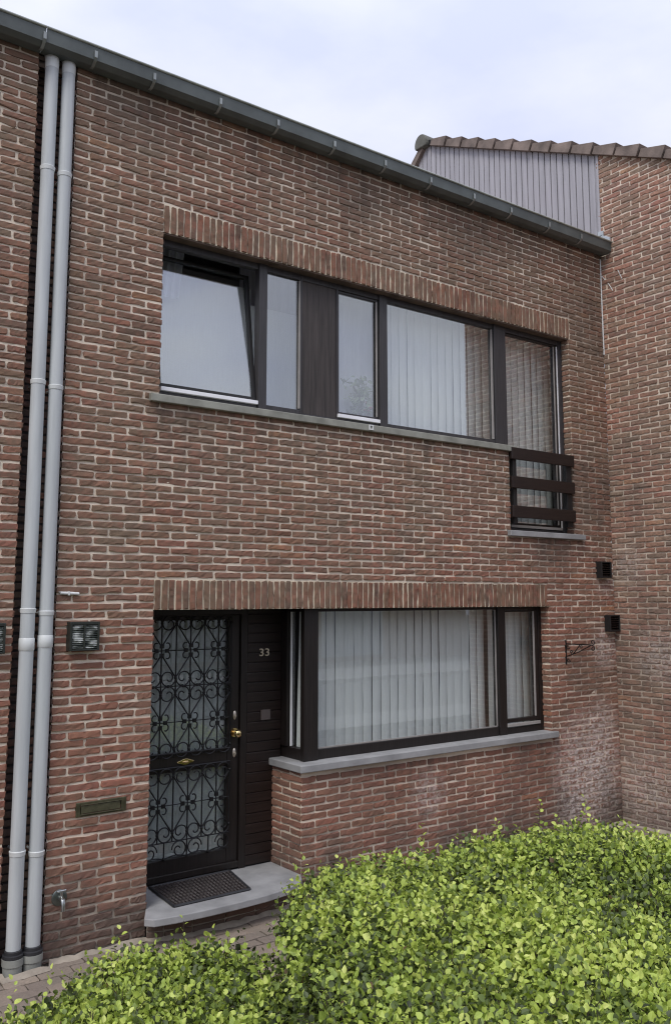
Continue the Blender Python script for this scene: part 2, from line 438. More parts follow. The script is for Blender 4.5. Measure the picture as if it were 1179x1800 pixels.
# slot behind the rainwater pipes: brick side and back (belongs to this house)
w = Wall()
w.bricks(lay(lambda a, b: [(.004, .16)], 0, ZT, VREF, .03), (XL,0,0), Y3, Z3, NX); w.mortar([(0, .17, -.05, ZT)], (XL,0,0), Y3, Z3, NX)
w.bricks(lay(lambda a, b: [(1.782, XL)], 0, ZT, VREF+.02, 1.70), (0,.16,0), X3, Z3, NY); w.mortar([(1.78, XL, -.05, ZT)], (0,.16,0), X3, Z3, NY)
w.build('recess_wall', M['shaded_brick'], house)

# --- interiors: closed dark rooms behind the windows
b = MB()
def room(x0, x1, y0, y1, z0, z1):
    b.add([(x0,y0,z0),(x1,y0,z0),(x1,y1,z0),(x0,y1,z0),(x0,y0,z1),(x1,y0,z1),(x1,y1,z1),(x0,y1,z1)],
          [(0,1,2,3),(4,7,6,5),(1,5,6,2),(2,6,7,3),(3,7,4,0)])
room(2.1, 7.9, .17, 3.2, 2.75, 5.3); room(4.08, 7.9, .44, 3.2, .3, 2.5); room(2.1, 3.98, .62, 3.2, .15, 2.5)
# returns closing the gap between facade and room
b.box(2.1, 2.75, .17, .2, 2.75, 5.3); b.box(7.34, 7.9, .17, .2, 2.75, 5.3); b.box(2.75, 7.34, .17, .2, 4.93, 5.3)
b.box(2.75, 6.40, .17, .2, 2.75, 3.66); b.box(6.40, 7.34, .17, .2, 2.75, 2.86)
b.box(6.97, 7.9, .17, .445, .3, 2.5); b.box(4.10, 6.97, .17, .445, .3, .94); b.box(4.10, 6.97, .17, .445, 2.345, 2.5)
b.build('interior', M['room'], house)

# --- upper window band
FY0, FY1 = .09, .15
uw = MB()
zb, zt = 3.71, 4.935
uw.box(2.744, 2.786, FY0, FY1, zb, zt)
uw.box(3.626, 3.703, FY0-.012, FY1, zb, zt)
uw.box(4.034, 4.052, FY0, FY1, zb, zt); uw.box(4.405, 4.422, FY0, FY1, zb, zt)
uw.box(4.868, 4.956, FY0-.012, FY1, zb, zt)
uw.box(6.316, 6.478, FY0-.012, FY1, zb, zt)
uw.box(7.285, 7.343, FY0, FY1, 2.888, zt)
for x0, x1 in ((2.786,3.626),(3.703,4.034),(4.052,4.405),(4.422,4.868),(4.956,6.316),(6.478,7.285)):
    uw.box(x0, x1, FY0+.002, FY1-.002, 4.875, zt-.002)
for x0, x1, h in ((2.786,3.626,3.765),(3.703,4.034,3.778),(4.052,4.405,3.752),(4.422,4.868,3.762),(4.956,6.316,3.772)):
    uw.box(x0, x1, FY0+.002, FY1-.002, zb, h)
uw.box(6.402, 7.285, FY0+.002, FY1-.002, 2.888, 2.93)       # french window sill rail
uw.box(6.402, 6.478, FY0, FY1, 2.93, 3.708)
uwin = uw.build('window', M['wood_u'], house, bevel=.004)
uwin['label'] = 'long upper window band with weathered dark frames'
b = MB(); b.box(4.052, 4.405, FY0+.008, FY1-.01, 3.752, 4.875); b.build('cladding_panel', M['panel_u'], uwin, bevel=.003)
def pane(x0, x1, z0, z1, y, par, name='pane'):
    b = MB(); b.box(x0, x1, y, y+.006, z0, z1); return b.build(name, M['glass_u' if z0 > 2.5 else 'glass'], par)
pane(3.703, 4.034, 3.778, 4.875, .115, uwin); pane(4.956, 6.316, 3.772, 4.875, .115, uwin)
def sash(x0, x1, z0, z1, wl, wr, wb, wt, par, mat, yo=.10, tilt=0.):
    o = MB(); o.frame(x0, x1, z0, z1, wl, wr, wb, wt, yo, yo+.045)
    g = MB(); g.box(x0+wl, x1-wr, yo+.014, yo+.02, z0+wb, z1-wt)
    for mb in (o, g):
        if tilt:
            c, s_ = cos(tilt), sin(tilt)
            mb.v = [(x, yo + (y-yo)*c + (z-z0)*s_, z0 + (z-z0)*c - (y-yo)*s_) for x, y, z in mb.v]
    f = o.build('sash', mat, par, bevel=.003); g.build('pane', M['glass_u' if z0 > 2.5 else 'glass'], par); return f
sash(2.786, 3.622, 3.796, 4.872, .02, .028, .033, .022, uwin, M['black'], tilt=R_(7.5))
sash(4.424, 4.864, 3.792, 4.872, .012, .026, .022, .02, uwin, M['wood_u'])
sash(6.482, 7.283, 2.935, 4.872, .012, .075, .05, .02, uwin, M['wood_v'])
for x0, x1, z in ((2.79,3.622,3.766),(4.41,4.864,3.762)):
    b = MB(); b.box(x0, x1, .070, .10, z, z+.030); b.build('weather_bar', M['alu'], uwin, bevel=.003)
b = MB(); b.box(6.50, 7.26, .082, .10, 2.936, 2.962); b.build('weather_bar', M['seal'], uwin, bevel=.003)
for x, z0, z1, m in ((4.838,3.82,4.85,'seal'),(6.292,3.78,4.87,'seal'),(7.212,2.99,4.85,'seal'),(7.262,2.95,4.86,'alu'),(4.024,3.79,4.87,'seal')):
    b = MB(); b.box(x, x+.014, .094, .112, z0, z1); b.build('glazing_bead', M[m], uwin)
# --- sills
b = MB(); b.prism([(-.045,3.652),(.09,3.652),(.09,3.722),(-.045,3.708)], 2.665, 6.47, 0); us = b.build('window_sill', M['stone_w'], house, bevel=.005)
b = MB(); b.prism([(-.05,2.842),(.09,2.842),(.09,2.904),(-.05,2.894)], 6.35, 7.46, 0); b.build('window_sill', M['stone'], house, bevel=.005)
# little white clip on the sill edge
b = MB(); b.box(4.640,4.652,-.052,-.0455,3.662,3.706); b.box(4.676,4.688,-.052,-.0455,3.662,3.706); b.box(4.652,4.676,-.052,-.0455,3.662,3.672); b.box(4.652,4.676,-.052,-.0455,3.698,3.706)
b.build('sill_clip', M['white'], us)
# --- french window railing
rl = bpy.data.objects.new('balcony_railing', None); COL.objects.link(rl); rl.parent = house; ORG[rl.name] = ORG[house.name]
for x0, x1 in ((6.43, 6.48), (7.22, 7.30)):
    rail = MB(); rail.box(x0, x1, -.02, .03, 2.965, 3.66); rail.build('upright', M['black'], rl, bevel=.003)
for z in (3.578, 3.300, 3.018):
    b = MB(); b.box(6.385, 7.312, -.052, -.022, z, z+.115); b.build('rail_board', M['wood_h'], rl, bevel=.006)
# --- ground floor corner window
lw = MB()
lz0, lz1 = .998, 2.175
LY0, LY1 = .10, .165
lw.box(4.075, 4.212, .075, .128, lz0, lz1)                      # corner post
lw.box(4.212, 6.29, LY0, LY1, lz0, 1.075); lw.box(4.212, 6.29, LY0, LY1, 2.15, lz1)
lw.box(6.29, 6.388, LY0-.012, LY1, lz0, lz1)
lw.box(6.388, 6.862, LY0, LY1, lz0, 1.055); lw.box(6.388, 6.862, LY0, LY1, 2.145, lz1)
lw.box(6.862, 6.908, LY0, LY1, lz0, lz1)
lw.box(4.085, 4.145, .128, .43, lz0, 1.085); lw.box(4.085, 4.145, .128, .43, 2.15, lz1); lw.box(4.072, 4.15, .315, .43, 1.085, 2.15)
lwin = lw.build('window', M['wood_v'], house, bevel=.004)
lwin['label'] = 'ground floor corner window in a near-black frame'
pane(4.212, 6.29, 1.075, 2.15, .125, lwin)
b = MB(); b.box(4.11, 4.116, .128, .315, 1.085, 2.15); b.build('pane', M['glass'], lwin)
sash(6.392, 6.858, 1.098, 2.142, .014, .05, .035, .018, lwin, M['wood_v'], yo=.104)
b = MB(); b.box(6.385, 6.845, .084, .104, 1.064, 1.092); b.build('weather_bar', M['seal'], lwin, bevel=.003)
b = MB(); b.box(6.274, 6.286, .114, .122, 1.08, 2.148); b.box(4.215, 6.28, .114, .122, 1.076, 1.086); b.build('glazing_bead', M['seal'], lwin)
b = MB(); b.box(4.096, 4.110, .293, .303, 1.09, 2.148); b.build('glazing_bead', M['alu'], lwin)
b = MB(); b.box(6.786, 6.80, .094, .106, 1.14, 2.13); b.build('glazing_bead', M['seal'], lwin)
# sill wrapping the corner
b = MB(); b.prism([(3.962,-.055),(6.945,-.055),(6.945,.0),(6.908,.0),(6.908,.12),(4.12,.12),(4.12,.415),(3.962,.415)], .942, .997, 2)
b.build('window_sill', M['stone'], house, bevel=.006)

# --- door
DY = .42
fr = MB(); fr.box(2.744, 2.80, DY-.03, DY+.07, .2, 2.175); fr.box(3.692, 3.752, DY-.025, DY+.07, .2, 2.175); fr.box(2.80, 3.692, DY-.03, DY+.07, 2.13, 2.175)
dfr = fr.build('door_frame', M['wood_v'], house, bevel=.004)
d = MB(); y0, y1 = DY-.005, DY+.04
d.box(2.802, 2.895, y0, y1, .215, 2.128); d.box(3.590, 3.690, y0, y1, .215, 2.128)
d.box(2.895, 3.590, y0+.001, y1-.001, .215, .362); d.box(2.895, 3.590, y0+.001, y1-.001, .975, 1.108); d.box(2.895, 3.590, y0+.001, y1-.001, 2.09, 2.127)
d.box(2.80, 3.69, y0-.022, y0, .215, .262)
door = d.build('door', M['wood_v'], house, bevel=.004)
for z0, z1 in ((.362,.975),(1.108,2.09)):
    b = MB(); b.box(2.895, 3.59, DY+.018, DY+.024, z0, z1); b.build('pane', M['glass'], door)
# grille
def spiral(cx, cz, r, sx=1, sz=1, y=.395, n=30):
    pts = []
    for i in range(n+1):
        t = i/n; a = -t*2*pi*1.42
        rr = r*(1 if t < .42 else max(.22, 1-(t-.42)/.58*.86))
        pts.append((cx + sx*rr*cos(a), y, cz + sz*rr*sin(a)))
    return pts
g = MB(); GY = .397
CXS = [3.006, 3.247, 3.487]; MIDS = [2.886, 3.1265, 3.367, 3.602]
def bar(x0, z0, x1, z1, r=.0055, y=GY): g.tube([(x0,y,z0),(x1,y,z1)], r, 6)
def knot(x, z, r=.011): g.sphere((x, GY, z), r, 8, 6)
def rosette(cx, cz):
    for sx in (-1,1):
        for sz in (-1,1):
            pts = []
            for i in range(13):
                a = R_(-80) + i/12*R_(200)
                pts.append((cx + sx*(.046 + .020*cos(a)), GY-.006, cz + sz*(.034 + .024*sin(a))))
            g.tube(pts, .0052, 6)
    for dx, dz in ((0,.033),(0,-.033),(.042,0),(-.042,0)): g.box(cx+dx-.014, cx+dx+.014, GY-.013, GY+.004, cz+dz-.014, cz+dz+.014)
def motif(cz, h=.2625, top=True, bot=True):
    for cx in CXS:
        for s_ in (-1, 1):
            for t_ in (-1, 1):
                xe = cx + s_*.1205
                if xe > 3.602: xe = 3.602
                bar(cx, cz + t_*.03, xe, cz + t_*(h-.062))
        rosette(cx, cz)
    bar(2.89, cz, 3.602, cz, .004)
def scroll_row(zbar, up=True, down=True, r=.0585):
    for cx in CXS:
        for s_ in (-1, 1):
            if up: g.tube(spiral(cx + s_*.061, zbar + r, r-.002, s_, 1), .0052, 6)
            if down: g.tube(spiral(cx + s_*.061, zbar - r, r-.002, s_, -1), .0052, 6)
            if up and down: knot(cx + s_*.061, zbar, .012)
        for q in ((up, 1), (down, -1)):
            if q[0]: knot(cx, zbar + q[1]*r, .0125)
    for mx in MIDS:
        for q in ((up, 1), (down, -1)):
            if q[0]: knot(mx, zbar + q[1]*(r+.002), .0125)
for x in CXS + MIDS: bar(x, 1.085, x, 2.13); bar(x, .488 if x != 3.247 else .36, x, 1.012)
motif(1.868); motif(1.342); scroll_row(1.604); scroll_row(2.128, up=False); scroll_row(1.082, down=False)
bar(2.89, 1.604, 3.602, 1.604, .0045); bar(2.88, 1.118, 3.602, 1.112, .008); bar(2.88, 2.13, 3.602, 2.13, .008)
motif(.748); scroll_row(1.010, up=False); scroll_row(.488, down=False); bar(2.88, .488, 3.602, .488, .005); bar(2.88, 1.012, 3.602, 1.012, .006)
for x, s_ in ((3.247-.066, -1), (3.247+.066, 1), (2.95, 1), (3.54, -1)): g.tube(spiral(x, .430, .056, s_, -1), .0052, 6)
for x in (3.062, 3.426): bar(x, .488, x, .365); knot(x, .372, .014)
for x0, x1 in ((2.89,3.062),(3.062,3.247),(3.247,3.426),(3.426,3.60)):
    g.tube([(x0 + (x1-x0)*i/8, GY, .372 + .016*sin(pi*i/8)*(1 if i % 2 else 1)) for i in range(9)], .005, 6)
g.build('door_grille', M['iron'], door, smooth=True)
# furniture of the door
b = MB(); b.tube([(3.648,.414,1.22),(3.648,.403,1.22)], .034, 20); b.tube([(3.648,.405,1.22),(3.648,.372,1.22)], [.014,.012], 14); b.sphere((3.648,.352,1.218), .031, 20, 14, sc3=(1,.8,1)); b.build('door_knob', M['brass'], door, smooth=True)
for z in (1.351, 1.066):
    b = MB(); b.sphere((3.650,.412,z), .036, 16, 10, sc3=(.45,.28,1)); b.tube([(3.650,.405,z-.004),(3.650,.396,z-.004)], .009, 12); b.build('lock', M['steel'], door, smooth=True)
b = MB(); pts = []
for i in range(24):
    a = 2*pi*i/24; rr = 1 + .13*cos(4*a); pts.append((3.229 + .062*rr*cos(a), 1.043 + .020*rr*sin(a)))
b.prism(pts, .405, .4145, 1); b.sphere((3.229,.404,1.043), .012, 10, 8, sc3=(2.4,.5,.7)); b.build('letter_plate', M['brass'], door, bevel=.002)
# screen behind the door glass
# --- board panel beside the door
p = MB(); z = .212
while z < 2.17:
    h = min(.077, 2.172 - z); p.box(3.753, 4.07, DY-.022, DY+.02, z, z+h-.006); z += .077
p.box(3.753, 4.07, DY-.012, DY+.03, .206, 2.175)
pn = p.build('cladding_panel', M['wood_h'], house, bevel=.004)
cu = bpy.data.curves.new('house_number', 'FONT'); cu.body = '33'; cu.size = .088; cu.extrude = .003; cu.offset = .0006; cu.space_character = 1.05
tmp = bpy.data.objects.new('tmp', cu); COL.objects.link(tmp)
bpy.context.view_layer.update()
me = bpy.data.meshes.new_from_object(tmp.evaluated_get(bpy.context.evaluated_depsgraph_get())); bpy.data.objects.remove(tmp)
co = np.empty(len(me.vertices)*3); me.vertices.foreach_get('co', co); co = co.reshape(-1,3)
wd = co[:,0].max()-co[:,0].min(); ht = co[:,1].max()-co[:,1].min()
nv = np.stack([3.860 + (co[:,0]-co[:,0].min())*(.092/wd), DY-.026 - co[:,2], 1.797 + (co[:,1]-co[:,1].min())*(.060/ht)], -1)
mesh_obj('house_number', nv, [list(pp.vertices) for pp in me.polygons], plain('pale_brass_number', (.64,.56,.43), .4, .2, var=.05, bump=0), pn)
b = MB(); b.box(3.878, 3.964, DY-.034, DY-.022, 1.297, 1.376); b.build('bell_plate', plain('bell_plate_grey', (.105,.085,.08), .5, var=.1), pn, bevel=.002)
# --- step
st = MB()
arc = [(2.744,.42),(2.744,.0),(2.655,-.17),(2.70,-.225),(2.85,-.25),(3.05,-.262),(3.30,-.264),(3.55,-.25),(3.75,-.215),(3.87,-.165),(3.95,-.09),(3.996,-.004),(3.998,-.001),(3.998,.42)]
st.prism(arc[::-1], .152, .2, 2); step = st.build('front_step', M['stone'], house, bevel=.006)
rs = Wall()
rp = [(2.75,-.008),(2.85,-.06),(3.05,-.088),(3.30,-.092),(3.55,-.085),(3.75,-.06),(3.93,-.008)]
for (xa, ya), (xb, yb) in zip(rp, rp[1:]):
    L = math.hypot(xb-xa, yb-ya); U = ((xb-xa)/L, (yb-ya)/L, 0); N_ = (U[1], -U[0], 0)
    rs.bricks([(.004, L-.004, zz+.005, zz+.048) for zz in (.0,.052,.104)], (xa,ya,0), U, Z3, N_); rs.mortar([(0, L, -.02, .153)], (xa,ya,0), U, Z3, N_)
rs.build('riser', M['brick'], step)
# --- gutter, shared profile
def gutter(x0, x1, par, clips):
    yf, yb = -.16, -.004
    b = MB(); prof = [(yb,5.99),(yb-.02,5.965),(yf+.055,5.962),(yf+.01,5.985),(yf,6.075),(yf+.006,6.075),(yf+.016,5.99),(yf+.058,5.968),(yb-.024,5.971),(yb-.006,5.994),(yb-.006,6.12),(yb,6.12)]
    b.prism(prof, x0, x1, 0); go = b.build('gutter', M['zinc'], par)
    b = MB(); b.tube([(x0,yf-.003,6.084),(x1,yf-.003,6.084)], .0095, 10); b.build('gutter_rim', M['zinc_rim'], go, smooth=True)
    for x in clips:
        b = MB(); b.prism([(yf-.005,6.045),(yf-.0055,5.996),(yf+.012,5.976),(yf+.055,5.9545),(yf+.085,5.9545),(yf+.085,5.9575),(yf+.056,5.9575),(yf+.013,5.980),(yf+.002,5.998),(yf+.001,6.045)], x-.0105, x+.0105, 0); b.build('gutter_clip', M['clip'], go)
    b = MB(); b.box(x0, x1, -.003, .05, 5.98, 6.13); b.build('fascia', M['black'], go)
    return go
gutter(1.78, 7.935, house, [2.125,2.569,3.116,3.638,4.198,4.75,5.286,5.839,6.348,6.913,7.42])
b = MB(); b.prism([(.02,6.06),(2.75,7.32),(5.6,6.0),(5.6,5.85),(2.75,7.17),(.02,5.95)], 1.78, 7.93, 0); b.build('roof', M['tile'], house)

# ------------------------------------------------------------------ left neighbour
left = thing('terraced_house', (0.6, 0, 0), 'brick wall of the adjoining house left of the two grey downpipes', 'house')
w = Wall()
w.bricks(lay(solid([], -.6, 1.78), 0, ZT, VREF+.012, 1.78-.115), (0,0,0), X3, Z3, NY); w.mortar([(-.6, 1.78, -.05, ZT)], (0,0,0), X3, Z3, NY)
w.bricks(lay(lambda a, b: [(.004, .16)], 0, ZT, VREF+.012, .03), (1.78,0,0), Y3, Z3, X3); w.mortar([(0, .17, -.05, ZT)], (1.78,0,0), Y3, Z3, X3)
w.build('wall', M['brick'], left)
gutter(-.6, 1.776, left, [.15,.69,1.23,1.767])
b = MB(); b.prism([(.02,6.06),(2.75,7.32),(5.6,6.0),(5.6,5.85),(2.75,7.17),(.02,5.95)], -.6, 1.776, 0); b.build('roof', M['tile'], left)

# ------------------------------------------------------------------ right neighbour (stands forward, taller)
right = thing('terraced_house', (10.5, -.5, 0), 'taller brick house standing forward on the right with lilac grey boarded gable and tiled verge', 'house')
SL = .467; zs = lambda y: 7.165 + SL*y
w = Wall()
def rs_fn(a, b):
    ymin = (b - 7.165)/SL
        # u = -y, solid where zs(y) >= b  -> y >= ymin ; and y <= 0
    u1 = min(1.85, -((b - 7.165)/SL)); return [(0.004, u1)] if u1 > .05 else []
w.bricks(lay(rs_fn, 0, 7.2, VREF-.02, .06), (XR,0,0), NY, Z3, NX)
w.bricks(lay(lambda a, b: [(XR+.004, XR+2.4)], 0, zs(-1.85)-.06, VREF-.02, .06), (0,-1.85,0), X3, Z3, NY); w.mortar([(XR, XR+6, -.05, zs(-1.85))], (0,-1.85,0), X3, Z3, NY)
pts = [(0,-.05),(1.85,-.05),(1.85,zs(-1.85)),(0,zs(0))]
w._add(np.array([(XR+.0012, -u, v) for u, v in pts]), [[0+w.n,1+w.n,2+w.n,3+w.n][::-1]], 1)
w.build('wall', M['brick_r'], right)
b = MB(); y = .0
b.box(XR+.01, XR+.05, 0, .03, 5.7, 7.17)
zr = zs(2.75)
def topz(y): return (zs(y) if y < 2.75 else zr - 1.05*(y-2.75)) - .01
b.prism([(.0,5.6),(.0,topz(0)-.02),(2.75,topz(2.75)-.02),(4.2,topz(4.2)-.02),(4.2,5.6)], XR+.022, XR+.06, 0, 1)
y = .03
while y < 4.1:
    a, e = y, y + .073
    b.prism([(a,5.7),(e,5.7),(e,topz(e)),(a,topz(a))], XR+.002, XR+.022, 0); y += .088
b.build('gable_cladding', [M['clad'], M['black']], right)
b = MB(); b.box(XR-.012, XR+.03, -.03, .0-.001, 6.12, 7.15); b.build('trim_board', M['clad'], right, bevel=.003)
b = MB(); b.prism([(-.15,6.10),(.0,6.10),(.0,6.17),(-.06,6.19),(-.15,6.14)], XR-.03, XR-.004, 0); b.box(XR-.03, XR-.004, -.07, .0, 6.19, 6.24); b.build('flashing', M['flash'], right, bevel=.004)
# roof
rf = MB(); rf.prism([(-2.2,zs(-2.2)+.03),(2.75,zr+.03),(4.4,zr+.03-1.05*1.65),(4.4,zr-1.05*1.65-.08),(2.75,zr-.08),(-2.2,zs(-2.2)-.05)], XR+.10, XR+6, 0)
roof = rf.build('roof', M['tile'], right)
b = MB(); pitch = .29; k = 0
cs, sn = 1/math.hypot(1, SL), SL/math.hypot(1, SL)
def slope_prism(y0, loc, xa, xb, mb, x_tuck=0.):
    # loc: (distance up the slope, height above it)
    P = [(y0 + a*cs - h*sn, zs(y0) + a*sn + h*cs) for a, h in loc]
    n = len(P); vs = []
    for i, (yy, zz) in enumerate(P): vs.append((xa + (x_tuck if loc[i][0] > .1 else 0), yy, zz))
    for yy, zz in P: vs.append((xb, yy, zz))
    mb.add(vs, [tuple(range(n))[::-1], tuple(range(n, 2*n))] + [(i, (i+1) % n, n + (i+1) % n, n + i) for i in range(n)])
y = .025 - pitch*7
while y < 2.62:
    j = random.uniform(-.004,.004); L = min(.305, (2.74-y)/cs)
    slope_prism(y, [(0,-.022+j),(L,-.018),(L,.068),(.0,.112+j)], XR-.070+random.uniform(-.003,.003), XR+.32, b, .016)
    y += pitch; k += 1
vb = MB(); slope_prism(-2.1, [(0,-.012),(5.3,-.012),(5.3,.06),(0,.06)], XR-.035, XR+.09, vb); vb.build('tile_gap_shade', M['black'], roof)  # black strip added under the tiles to make their shadow gaps
y = 2.80
while y < 4.2:
    z0 = zr - 1.05*(y-2.75); z1 = zr - 1.05*(y+.3-2.75)
    b.prism([(y-.02,z0-.02),(y-.02,z0+.085),(y+.30,z1+.10),(y+.28,z1-.02)], XR-.055+.003*(k % 2), XR+.32, 0); y += .28; k += 1
b.build('verge_tiles', M['tile'], roof, bevel=.003)
b = MB(); pts = []
for i in range(15):
    a = R_(-25) + i/14*R_(230); pts.append((2.79 + .118*cos(a), zr + .005 + .135*sin(a)))
b.prism(pts, XR-.085, XR+.35, 0); b.prism([(p[0], p[1]+.012) for p in pts], XR+.36, XR+.75, 0); b.build('ridge_cap', M['ridge'], roof, bevel=.012)

# ------------------------------------------------------------------ downpipes
def downpipe(x, label, zs_):
    t = thing('downpipe', (x, -.02, 0), label, 'downpipe', 'grey downpipes between the two houses')
    yc = -.025; r = .0445
    b = MB(); b.tube([(x,yc,.12),(x,yc,5.9)], r, 24); b.build('pipe', M['pvc'], t, smooth=True)
    b = MB(); pts = [(x,yc,5.88),(x,yc,5.93),(x,yc+.004,5.955),(x,yc+.02,5.985),(x,yc+.03,6.02)]; b.tube(pts, [.0455,.047,.047,.0465,.046], 24); b.build('outlet_bend', M['pvc_ring'], t, smooth=True)
    for z in zs_[0]:
        b = MB(); b.tube([(x,yc,z-.014),(x,yc,z+.012),(x,yc,z+.016)], [.0475,.0505,.047], 24); b.tube([(x,yc+.04,z),(x,.15,z)], .008, 8); b.build('pipe_clamp', M['pvc_ring'], t, smooth=True)
    for z, h in zs_[1]:
        b = MB(); b.tube([(x,yc,z),(x,yc,z+.004),(x,yc,z+h),(x,yc,z+h+.004)], [.045,.0485,.0485,.045], 24); b.build('pipe_socket', M['pvc_ring'], t, smooth=True)
    b = MB(); b.tube([(x,yc,.10),(x,yc,.118),(x,yc,.122),(x,yc,.14),(x,yc,.145)], [.062,.062,.052,.052,.046], 24); b.build('rubber_seal', M['rubber'], t, smooth=True)
    b = MB(); b.tube([(x,yc,-.01),(x,yc,.055),(x,yc,.058),(x,yc,.098),(x,yc,.10)], [.057,.057,.0635,.0635,.058], 24); b.build('ground_collar', M['concrete'], t, smooth=True)
downpipe(1.867, 'left one of the two grey plastic downpipes, nearer the neighbouring wall', ([5.152,3.669,2.18,.705],[(1.93,.075)]))
downpipe(1.985, 'right one of the two grey plastic downpipes, nearer the wall lamp', ([5.140,3.647,2.164,.686],[(1.945,.075)]))

# ------------------------------------------------------------------ things on the walls
def ribbed():
    k = NT('ribbed_lamp_glass'); k.b.inputs['Base Color'].default_value = (.17,.18,.17,1); k.b.inputs['Roughness'].default_value = .22
    k.l(k.ramp(k.noise(14,3,sc3=(1,1,2)), [(.38,(.06,.07,.065)),(.50,(.22,.24,.22)),(.60,(.75,.77,.75))]), k.b.inputs['Base Color'])
    return k.m
RIB = ribbed()
def wall_lamp(x0, label):
    t = thing('wall_lamp', (x0+.1, 0, 1.916), label, 'lamp', 'outdoor wall lamps')
    x1 = x0 + .2; z0, z1 = 1.918, 2.106
    b = MB(); b.box(x0, x1, -.02, .006, z0, z1); b.frame(x0, x1, z0, z1, .016, .014, .010, .020, -.072, -.02); b.box(x0+.092, x0+.104, -.071, -.02, z0+.01, z1-.02)
    b.build('lamp_housing', plain('dark_green_lamp', (.022,.026,.021), .5), t, bevel=.003)
    for a, e in ((x0+.016, x0+.092), (x0+.104, x0+.186)):
        b = MB(); n = 13; 
        for i in range(n):
            zz = z0+.012 + i*(z1-z0-.034)/n; hh = (z1-z0-.034)/n
            b.prism([(-.052,zz),(-.064,zz+hh*.5),(-.052,zz+hh),(-.046,zz+hh),(-.046,zz)], a, e, 0)
        b.build('lamp_glass', RIB, t)
wall_lamp(2.131, 'square dark wall lamp with two ribbed glass panes beside the front door')
wall_lamp(1.522, 'dark wall lamp cut off by the left picture edge, on the neighbouring wall')
# letter slot
t = thing('letter_slot', (2.405, 0, .855), 'bronze letter slot with a flap set low in the brickwork', 'letter slot')
b = MB(); b.frame(2.234, 2.577, .858, .948, .028, .034, .014, .020, -.016, .004); b.box(2.262, 2.543, -.004, .004, .872, .928); b.build('slot_frame', M['bronze'], t, bevel=.003)
b = MB(); b.prism([(-.006,.876),(-.016,.878),(-.012,.924),(-.006,.926)], 2.268, 2.537, 0); b.box(2.262,2.543,-.022,-.016,.869,.875); b.box(2.262,2.543,-.019,-.0155,.929,.933); b.build('flap', M['bronze'], t, bevel=.002)
# garden tap
t = thing('garden_tap', (2.147, 0, .384), 'small chrome garden tap on a round plate low on the brick wall', 'tap')
b = MB(); b.tube([(2.147,.006,.386),(2.147,-.01,.386),(2.147,-.016,.386)], [.05,.05,.043], 24); b.build('backplate', plain('dull_chrome', (.14,.16,.15), .35, .8), t, smooth=True)
b = MB(); b.tube([(2.147,-.014,.39),(2.147,-.05,.39),(2.147,-.075,.382),(2.147,-.085,.36),(2.147,-.087,.325)], [.014,.016,.016,.013,.012], 14); b.build('spout', M['chrome'], t, smooth=True)
b = MB(); b.tube([(2.147,-.045,.40),(2.147,-.045,.43)], .009, 12); b.tube([(2.118,-.045,.435),(2.176,-.045,.435)], .007, 10); b.build('tap_handle', M['chrome'], t, smooth=True)
# vents
def vent(x0, z0, label):
    t = thing('wall_vent', (x0+.09, 0, z0), label, 'vent', 'dark vent grilles by the corner')
    x1, z1 = x0+.165, z0+.168
    b = MB(); b.frame(x0, x1, z0, z1, .014, .014, .014, .014, -.075, .004); b.box(x0+.014, x1-.014, -.03, .004, z0+.014, z1-.014); b.build('vent_box', M['black'], t, bevel=.003)
    b = MB()
    for i in range(6):
        zz = z0+.02 + i*.0225; b.prism([(-.07,zz),(-.035,zz+.016),(-.033,zz+.013),(-.068,zz-.003)], x0+.014, x1-.014, 0)
    b.build('vent_slats', M['wood_h'], t)
vent(7.66, 2.462, 'upper dark slatted vent box close to the inner corner')
vent(7.768, 1.916, 'lower dark vent box tight in the inner corner, above the iron bracket')
# hanging basket bracket, stands out from the wall
t = thing('basket_bracket', (7.14, 0, 1.61), 'black wrought iron hanging basket bracket with scrolls, without a basket', 'bracket')
b = MB(); b.box(7.133, 7.147, -.012, .004, 1.612, 1.847); b.build('backbar', M['iron'], t, bevel=.002)
b = MB(); X0 = 7.14
b.tube([(X0,-.01,1.812),(X0,-.16,1.812),(X0,-.32,1.812)], .0055, 8)
b.build('arm', M['iron'], t)
b = MB(); b.tube([(X0,-.01,1.690),(X0,-.15,1.735),(X0,-.30,1.806)], .005, 8); b.tube([(X0,-.09,1.717),(X0,-.13,1.755),(X0,-.175,1.808)], .005, 8)
b.build('brace', M['iron'], t)
def curl(cy, cz, r, a0, turn):
    return [(X0, cy + r*(1-.75*i/16)*cos(a0+turn*i/16), cz + r*(1-.75*i/16)*sin(a0+turn*i/16)) for i in range(17)]
b = MB()
for c in ((-.325,1.838,.026,R_(-80),R_(-420)),(-.325,1.780,.026,R_(80),R_(420)),(-.034,1.783,.022,R_(190),R_(380)),(-.036,1.655,.022,R_(190),R_(380)),(-.185,1.79,.02,R_(60),R_(400)),(-.075,1.738,.018,R_(-90),R_(400))):
    b = MB(); b.tube(curl(*c), .0045, 7); b.build('scroll', M['iron'], t)
